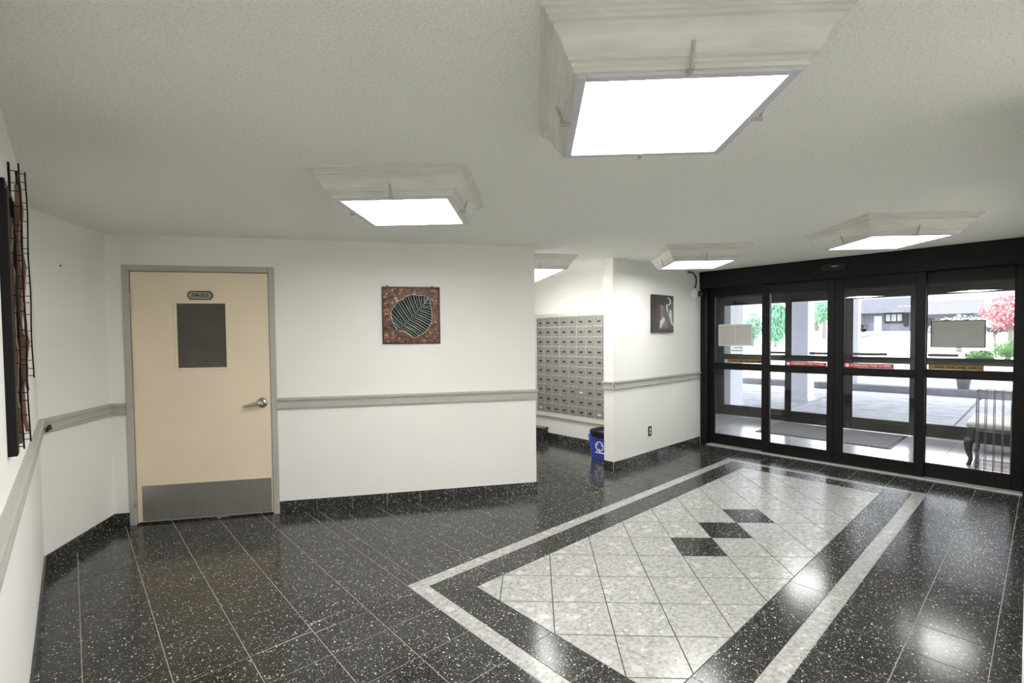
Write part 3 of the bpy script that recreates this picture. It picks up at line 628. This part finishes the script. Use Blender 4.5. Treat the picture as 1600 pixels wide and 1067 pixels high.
for par, x0, x1, nm in ((w1, L_(2.882), L_(2.43), 'left'), (w2, L_(.822), L_(.411), 'right')):
    s_ = tag(sticker(par, x0, x1, 1.124, 1.170, .048, 'ochre', None, 'ink', 'caution_sticker'), 'ochre caution sticker')
    xx = x0+.05
    for wl in (.075, .068, .062, .058, .06):
        k = 5
        for q in range(k):
            if xx+wl*(q+.8)/k < x1-.01: MB().box(xx+wl*q/k, xx+wl*(q+.72)/k, .0464, .0472, 1.137+.003*(q % 2), 1.157-.003*((q+1) % 2)).obj('sticker_mark', 'ink', s_)
        xx += wl+.016
nb = place(root('paper_notice', label='white-bordered two-page notice taped inside the left sidelight', cat='notice'), FD)
MB().cbox(L_(3.005), L_(2.561), .0455, .0475, 1.345, 1.634, .0006).obj('backing_sheet', 'white', nb)
for a, b_ in ((L_(2.988), L_(2.787)), (L_(2.779), L_(2.578))): MB().cbox(a, b_, .0445, .0456, 1.362, 1.617, .0003).obj('page', 'paper', nb)
nc = place(root('paper_notice', label='dark-edged grey sheet with faint writing on the right sidelight', cat='notice'), FD)
MB().cbox(L_(.808), L_(.401), .0455, .0475, 1.345, 1.615, .0006).obj('edge', 'ink', nc)
pg = MB().cbox(L_(.800), L_(.409), .0445, .0456, 1.352, 1.608, .0003).obj('page', 'paperdim', nc)
random.seed(3)
for i, (xx, zz, ww) in enumerate(((.05, .19, .10), (.05, .165, .11), (.06, .14, .06), (.25, .215, .09), (.27, .19, .05), (.16, .18, .012))):
    MB().box(L_(.80)+xx, L_(.80)+xx+ww, .0438, .0446, 1.352+zz, 1.355+zz).obj('writing_line', 'kerb', pg)
ot = place(root('black_lettering', label='two small lines of dark lettering on the left sidelight glass', cat='lettering'), FD)
for z, ww, a in ((1.322, .16, .40), (1.285, .20, .37)):
    for k in range(10): MB().box(L_(3.195)+a+ww*k/10, L_(3.195)+a+ww*(k+.7)/10, .0468, .0476, z-.007, z+.006-.004*(k % 3 == 1)).obj('letter', 'ink', ot)

# ------------------------------------------------------------------ vestibule
def vwall(name, x0, x1, y0, y1, z0, z1, lab): tag(MB().box(x0, x1, y0, y1, z0, z1).obj(name, 'wall'), lab, 'wall', kind='structure')
vwall('wall_vestibule_left', 6.56, 9.2, 4.2, 4.32, 0, 2.6, 'off-white left wall of the entrance vestibule')
vwall('wall_vestibule_right', 6.56, 9.2, -.07, .05, 0, 2.6, 'off-white right wall of the entrance vestibule')
vwall('wall_vestibule_inner', 6.60, 6.70, 3.2, 4.2, 0, CZ, 'off-white inner wall at the left of the vestibule')
tag(MB().box(6.6, 9.1, -.1, 4.35, CZ, CZ+.1).obj('ceiling_vestibule', 'ceil'), 'plain stippled ceiling of the entrance vestibule', 'ceiling', kind='structure')
vf = tag(MB().box(6.42, 9.1, -.1, 4.35, -.06, -.0018).obj('floor_vestibule', 'grout_dark'), 'pale lavender tile floor inside the vestibule', 'floor', kind='structure')
vm = tile_mesh(rect(-.3025, .3025, -.1505, .1505), 'vt', 'vest')
for i in range(4):
    for j in range(15): link('vestibule_tile', vm, vf, (6.58+.305+.61*i, -.1+.1525+.305*j, 0))
mt = root('entrance_mat', label='ribbed dark grey mat on the vestibule floor', cat='mat')
MB().cbox(7.80, 8.90, 1.37, 2.98, .001, .013, .004).obj('mat_pile', 'mat_', mt)
bd = MB()
for x0, x1, y0, y1 in ((7.77, 8.93, 1.34, 1.37), (7.77, 8.93, 2.98, 3.01), (7.77, 7.80, 1.37, 2.98), (8.90, 8.93, 1.37, 2.98)): bd.cbox(x0, x1, y0, y1, .001, .009, .003)
bd.obj('mat_border', 'black', mt)
bn = root('upholstered_bench', (7.45, .1, 0), label='pale upholstered bench with curved dark legs in the vestibule', cat='bench')
soft(MB().box(0, .95, 0, .51, .425, .49).obj('seat_cushion', 'canvas', bn), .03)
MB().cbox(.015, .935, .015, .495, .255, .43, .01).obj('apron', 'darkwood', bn)
for x, y, dx, dy in ((.04, .47, -1, 1), (.91, .47, 1, 1), (.04, .04, -1, -1), (.91, .04, 1, -1)):
    MB().tube([(x, y, .30), (x+.018*dx, y+.018*dy, .24), (x+.012*dx, y+.012*dy, .15), (x-.004*dx, y-.004*dy, .07), (x+.006*dx, y+.006*dy, .02), (x+.014*dx, y+.014*dy, .0)], [.045, .042, .03, .02, .019, .024], 10).obj('leg', 'darkwood', bn, True)
rk = root('wire_rack', (7.25, .37, 0), label='tall narrow zinc wire rack standing before the bench', cat='rack')
for x in (-.11, .11):
    for y in (-.13, -.065, .0, .065, .13):
        MB().tube([(x, y, 0), (x, y, .875)], .0035 if abs(y) < .1 else .005, 6).obj('upright_wire', 'wirewhite', rk, True)
for z in (.045, .10, .44, .86, .875):
    q = MB()
    q.tube([(-.11, -.13, z), (-.11, .13, z)], .0035, 6).tube([(.11, -.13, z), (.11, .13, z)], .0035, 6).tube([(-.11, -.13, z), (.11, -.13, z)], .0035, 6).tube([(-.11, .13, z), (.11, .13, z)], .0035, 6)
    if z < .5:
        for k in range(1, 7): q.tube([(-.11+.22*k/7, -.13, z), (-.11+.22*k/7, .13, z)], .0016, 5)
    q.obj('wire_shelf' if z < .5 else 'top_hoop', 'wirewhite', rk, True)
# outer doors
def O_(Y): return 4.2-Y
A0 = (FO[0], FO[1], FO[2])
w3 = leaf_panel('window_3', O_(4.18), O_(2.93), .11, .07, .03, 2.035, 1.046, 1.132, .012, .19, A0, 'left sidelight of the outer entrance doors beyond the vestibule', 'sidelight')
d4 = leaf_panel('door_4', O_(3.0), O_(2.122), .09, .08, -.02, 2.035, 1.046, 1.132, .012, .19, A0, 'left outer sliding door beyond the vestibule', 'door')
d5 = leaf_panel('door_5', O_(2.120), O_(1.25), .08, .085, -.02, 2.035, 1.046, 1.132, .012, .19, A0, 'right outer sliding door with the mat before it', 'door')
w4 = leaf_panel('window_4', O_(1.32), O_(.06), .16, .09, .03, 2.035, 1.046, 1.132, .012, .19, A0, 'right sidelight of the outer entrance doors behind the bench', 'sidelight')
e = place(root('trim_9', label='dark bronze header over the outer entrance doors', cat='door frame', kind='structure'), A0)
MB().cbox(0, 4.15, -.06, .10, 2.152, CZ+.25, .004).obj('header_box', 'bronze', e); MB().cbox(.0, .02, -.06, .1, 0, 2.152, .003).obj('jamb', 'bronze', e); MB().cbox(4.14, 4.15, -.06, .1, 0, 2.152, .002).obj('jamb', 'bronze', e)
for par, y0, y1, yy in ((d4, 2.633, 2.368, -.002), (d5, 2.032, 1.607, -.002), (w4, 1.147, .824, .048), (w3, 3.319, 3.02, .048)):
    s_ = MB().cbox(O_(y0), O_(y1), yy-.001, yy, 1.156, 1.196, .0003).obj('dark_sticker', 'ink', par)
    MB().box(O_(y0)+.012, O_(y1)-.012, yy-.002, yy-.001, 1.170, 1.182).obj('sticker_line', 'plum', s_)

# ------------------------------------------------------------------ outside
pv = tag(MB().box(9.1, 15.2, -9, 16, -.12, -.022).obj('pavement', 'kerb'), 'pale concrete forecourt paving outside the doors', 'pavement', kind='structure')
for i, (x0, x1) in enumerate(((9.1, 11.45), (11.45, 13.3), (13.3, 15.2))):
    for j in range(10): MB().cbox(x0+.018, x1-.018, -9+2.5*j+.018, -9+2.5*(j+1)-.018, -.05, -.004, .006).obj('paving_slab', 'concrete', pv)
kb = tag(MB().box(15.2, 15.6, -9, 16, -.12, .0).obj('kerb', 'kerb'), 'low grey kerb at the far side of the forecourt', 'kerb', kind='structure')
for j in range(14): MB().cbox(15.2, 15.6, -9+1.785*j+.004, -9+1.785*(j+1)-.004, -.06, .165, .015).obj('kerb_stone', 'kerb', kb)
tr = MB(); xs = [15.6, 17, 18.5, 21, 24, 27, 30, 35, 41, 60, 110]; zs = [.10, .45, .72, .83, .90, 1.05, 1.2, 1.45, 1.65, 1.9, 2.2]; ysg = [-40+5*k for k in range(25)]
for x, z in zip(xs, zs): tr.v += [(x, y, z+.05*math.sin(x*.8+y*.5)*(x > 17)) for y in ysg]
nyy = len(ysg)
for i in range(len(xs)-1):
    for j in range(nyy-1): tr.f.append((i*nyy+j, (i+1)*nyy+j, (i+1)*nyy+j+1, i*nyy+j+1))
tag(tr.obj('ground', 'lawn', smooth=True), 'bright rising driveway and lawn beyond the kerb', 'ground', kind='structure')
def column(x0, x1, y0, y1, lab):
    e = root('canopy_column', ((x0+x1)/2, (y0+y1)/2, 0), label=lab, cat='column', group='canopy columns')
    hx, hy = (x1-x0)/2, (y1-y0)/2
    MB().cbox(-hx, hx, -hy, hy, 0, 2.75, .01).obj('column_shaft', 'lavender', e); MB().cbox(-hx-.02, hx+.02, -hy-.02, hy+.02, -.01, .06, .006).obj('column_foot', 'lavender', e)
column(10.0, 10.6, 4.36, 4.96, 'nearest pale square canopy column behind the left notice'); column(12.0, 12.45, 3.545, 3.99, 'pale square canopy column seen through the left sliding door'); column(15.65, 15.9, 3.42, 3.58, 'thin pale canopy column beyond the kerb')
cn = root('entrance_canopy', (9.1, 0, 0), label='flat pale canopy over the forecourt', cat='canopy')
MB().box(0, 7.0, -1.5, 7.5, 2.75, 2.95).obj('canopy_slab', 'lavender', cn); MB().cbox(6.55, 6.85, -1.5, 7.5, 2.40, 2.75, .01).obj('edge_beam', 'lavender', cn)
tag(MB().box(9.02, 9.16, -9, 0.06, -.02, 4.5).box(9.02, 9.16, 4.2, 16, -.02, 4.5).box(9.02, 9.16, .06, 4.2, 2.6, 4.5).obj('wall_facade', 'brickgrey'), 'outside face of the building around the entrance', 'wall', kind='structure')
# house across the drive
hs = root('far_house', (40, 7.3, 1.6), label='low grey house with a dark window band across the drive', cat='house')
MB().box(0, 6, -1.3, 1.4, 0, 1.25).obj('house_wall', 'brickgrey', hs)
MB().prism([(-.4, 1.2), (3, 2.4), (6.4, 1.2)], 'y', -1.7, 1.8).obj('house_roof', 'roofgrey', hs)
wb = MB().cbox(-.06, 0, -.98, .0, .52, 1.2, .01).obj('window_band', 'slate', hs)
for k in range(3): MB().cbox(-.09, -.055, -.92+.30*k, -.68+.30*k, .66, 1.10, .005).obj('window_pane', 'blossom', wb)
MB().cbox(-.05, 0, .15, .55, 0, 1.0, .01).obj('house_door', 'white', hs); MB().cbox(-.05, 0, -1.25, -1.0, .3, 1.1, .01).obj('side_door', 'slate', hs)
h2 = root('far_house', (36, 3.6, 1.5), label='pale grey house wall behind the grey sheet notice', cat='house')
MB().box(0, 5, -.9, 1.5, 0, 1.0).obj('house_wall', 'roofgrey', h2); MB().prism([(-.3, 1.0), (2.5, 1.9), (5.3, 1.0)], 'y', -1.1, 1.7).obj('house_roof', 'brickgrey', h2)
for k in range(3): MB().cbox(-.04, 0, -.7+.7*k, -.3+.7*k, .35, .8, .01).obj('house_window', 'slate', h2)
cr = root('parked_car', (38.6, 8.75, 1.57), label='dark parked car beside the far grey house', cat='car')
soft(MB().box(-.8, .8, -.75, .75, .18, .5).obj('car_body', 'slate', cr), .1); soft(taper(-.7, .7, -.4, .45, .48, -.6, .6, -.25, .3, .78).obj('car_cabin', 'pot', cr), .05)
for x in (-.8, .8):
    for y in (-.45, .45): MB().lathe([(.16, -.05), (.17, 0), (.16, .05)], x*.98, y, .17, 'x', 14).obj('wheel', 'black', cr)
def foliage(name, loc, rx, ry, rz_, n, m, lab, cat, trunk=None, leaf=.07, weep=False, group=None):
    e = root(name, loc, label=lab, cat=cat, group=group); b_ = MB()
    for _ in range(n):
        while True:
            p = Vector((random.uniform(-1, 1), random.uniform(-1, 1), random.uniform(-1, 1)))
            if .25 < p.length < 1: break
        k = 1+.18*math.sin(p.x*7+p.y*5)*math.cos(p.z*6)
        c_ = Vector((p.x*rx*k, p.y*ry*k, p.z*rz_*k + (trunk or rz_)))
        a = Vector((random.gauss(0, 1), random.gauss(0, 1), random.gauss(0, .6))).normalized(); t_ = a.orthogonal().normalized()*leaf*random.uniform(.5, 1)
        if weep: a = Vector((random.gauss(0, .2), random.gauss(0, .2), -1)).normalized()
        a *= leaf*random.uniform(.8, 1.7)*(2 if weep else 1)
        b_.add([c_-t_*.5, c_+a*.5, c_+t_*.5, c_-a*.5], [(0, 1, 2, 3)])
    tag(b_.obj('foliage', m, e), kind='stuff')
    tk = MB(); top = trunk or rz_
    tk.tube([(0, 0, -.1), (.02*rx, 0, top*.5), (0, .03*ry, top)], [.09*rx+.02, .07*rx+.02, .03], 8)
    for q in range(5): a = q*1.26; tk.tube([(0, 0, top*(.45+.08*q)), (.35*rx*math.cos(a), .35*ry*math.sin(a), top*(.8+.06*q)), (.7*rx*math.cos(a), .7*ry*math.sin(a), top*(1+.05*q))], [.04*rx+.01, .03*rx, .008], 6)
    tk.obj('stems', 'bark', e, True); return e
foliage('weeping_tree', (24, 8.42, .9), .5, .46, .95, 3200, 'leafw', 'tall weeping green tree seen beside the left sliding door', 'tree', 1.1, .085, True)
foliage('evergreen_tree', (24.5, 9.6, .9), .45, .42, .75, 2200, 'leafw', 'smaller green tree behind the left notice', 'tree', .95, .07)
foliage('broadleaf_tree', (30, 8.1, 1.15), .9, .8, .8, 1500, 'leafw', 'thin pale tree standing right of the second column', 'tree', 1.7, .10)
foliage('broadleaf_tree', (44, 12.4, 1.7), 1.6, 1.6, 1.3, 700, 'leafg', 'green tree left of the far grey house', 'tree', 1.6, .2)
foliage('red_maple', (20, .72, .8), .65, .62, .55, 1800, 'leafr', 'red-leaved maple at the right behind the sidelight', 'tree', 1.25, .07)
foliage('green_shrub', (18, .68, .70), .32, .28, .22, 900, 'leafg', 'rounded green shrub below the red maple', 'shrub', .33, .05)
foliage('green_shrub', (17, 1.15, .45), .35, .30, .17, 900, 'leafg', 'low spreading green shrub under the grey sheet notice', 'shrub', .42, .05)
foliage('blossom_shrub', (22, 2.0, .85), .7, .8, .45, 1400, 'blossom', 'wide pale blossoming shrub left of the red maple', 'shrub', .75, .07)
foliage('blossom_shrub', (19.5, .75, .75), .4, .5, .14, 700, 'blossom', 'low pale flower bed beneath the red maple', 'shrub', .2, .05)
foliage('low_hedge', (24, 1.25, .95), .3, .9, .10, 1200, 'leafd', 'dark low hedge line behind the red maple', 'hedge', .62, .06)
dk = [(29.0+.6*k, 7.0-.165*k, 1.24+.034*k) for k in range(10)]
tag(MB().tube([(x, y, z) for x, y, z in dk], .07, 6).obj('drive_edging', 'kerb'), 'dark curved edging along the far driveway', 'edging')
pt = root('planter_pot', (15.42, 1.31, .165), label='grey tapered planter pot on the kerb', cat='planter')
MB().lathe([(.10, 0), (.105, .01), (.135, .24), (.145, .25), (.145, .275), (.125, .275), (.12, .24)], 0, 0, 0, 'z', 20).obj('pot', 'pot', pt, True)
fl = MB()
for q in range(60):
    a = random.uniform(0, 6.28); rr = random.uniform(.02, .2); z1 = random.uniform(.32, .6)
    fl.tube([(.03*math.cos(a), .03*math.sin(a), .24), (rr*.6*math.cos(a), rr*.6*math.sin(a), z1*.85), (rr*math.cos(a), rr*math.sin(a), z1)], [.005, .004, .001], 4)
tag(fl.obj('plant_stems', 'leafg', pt), kind='stuff')
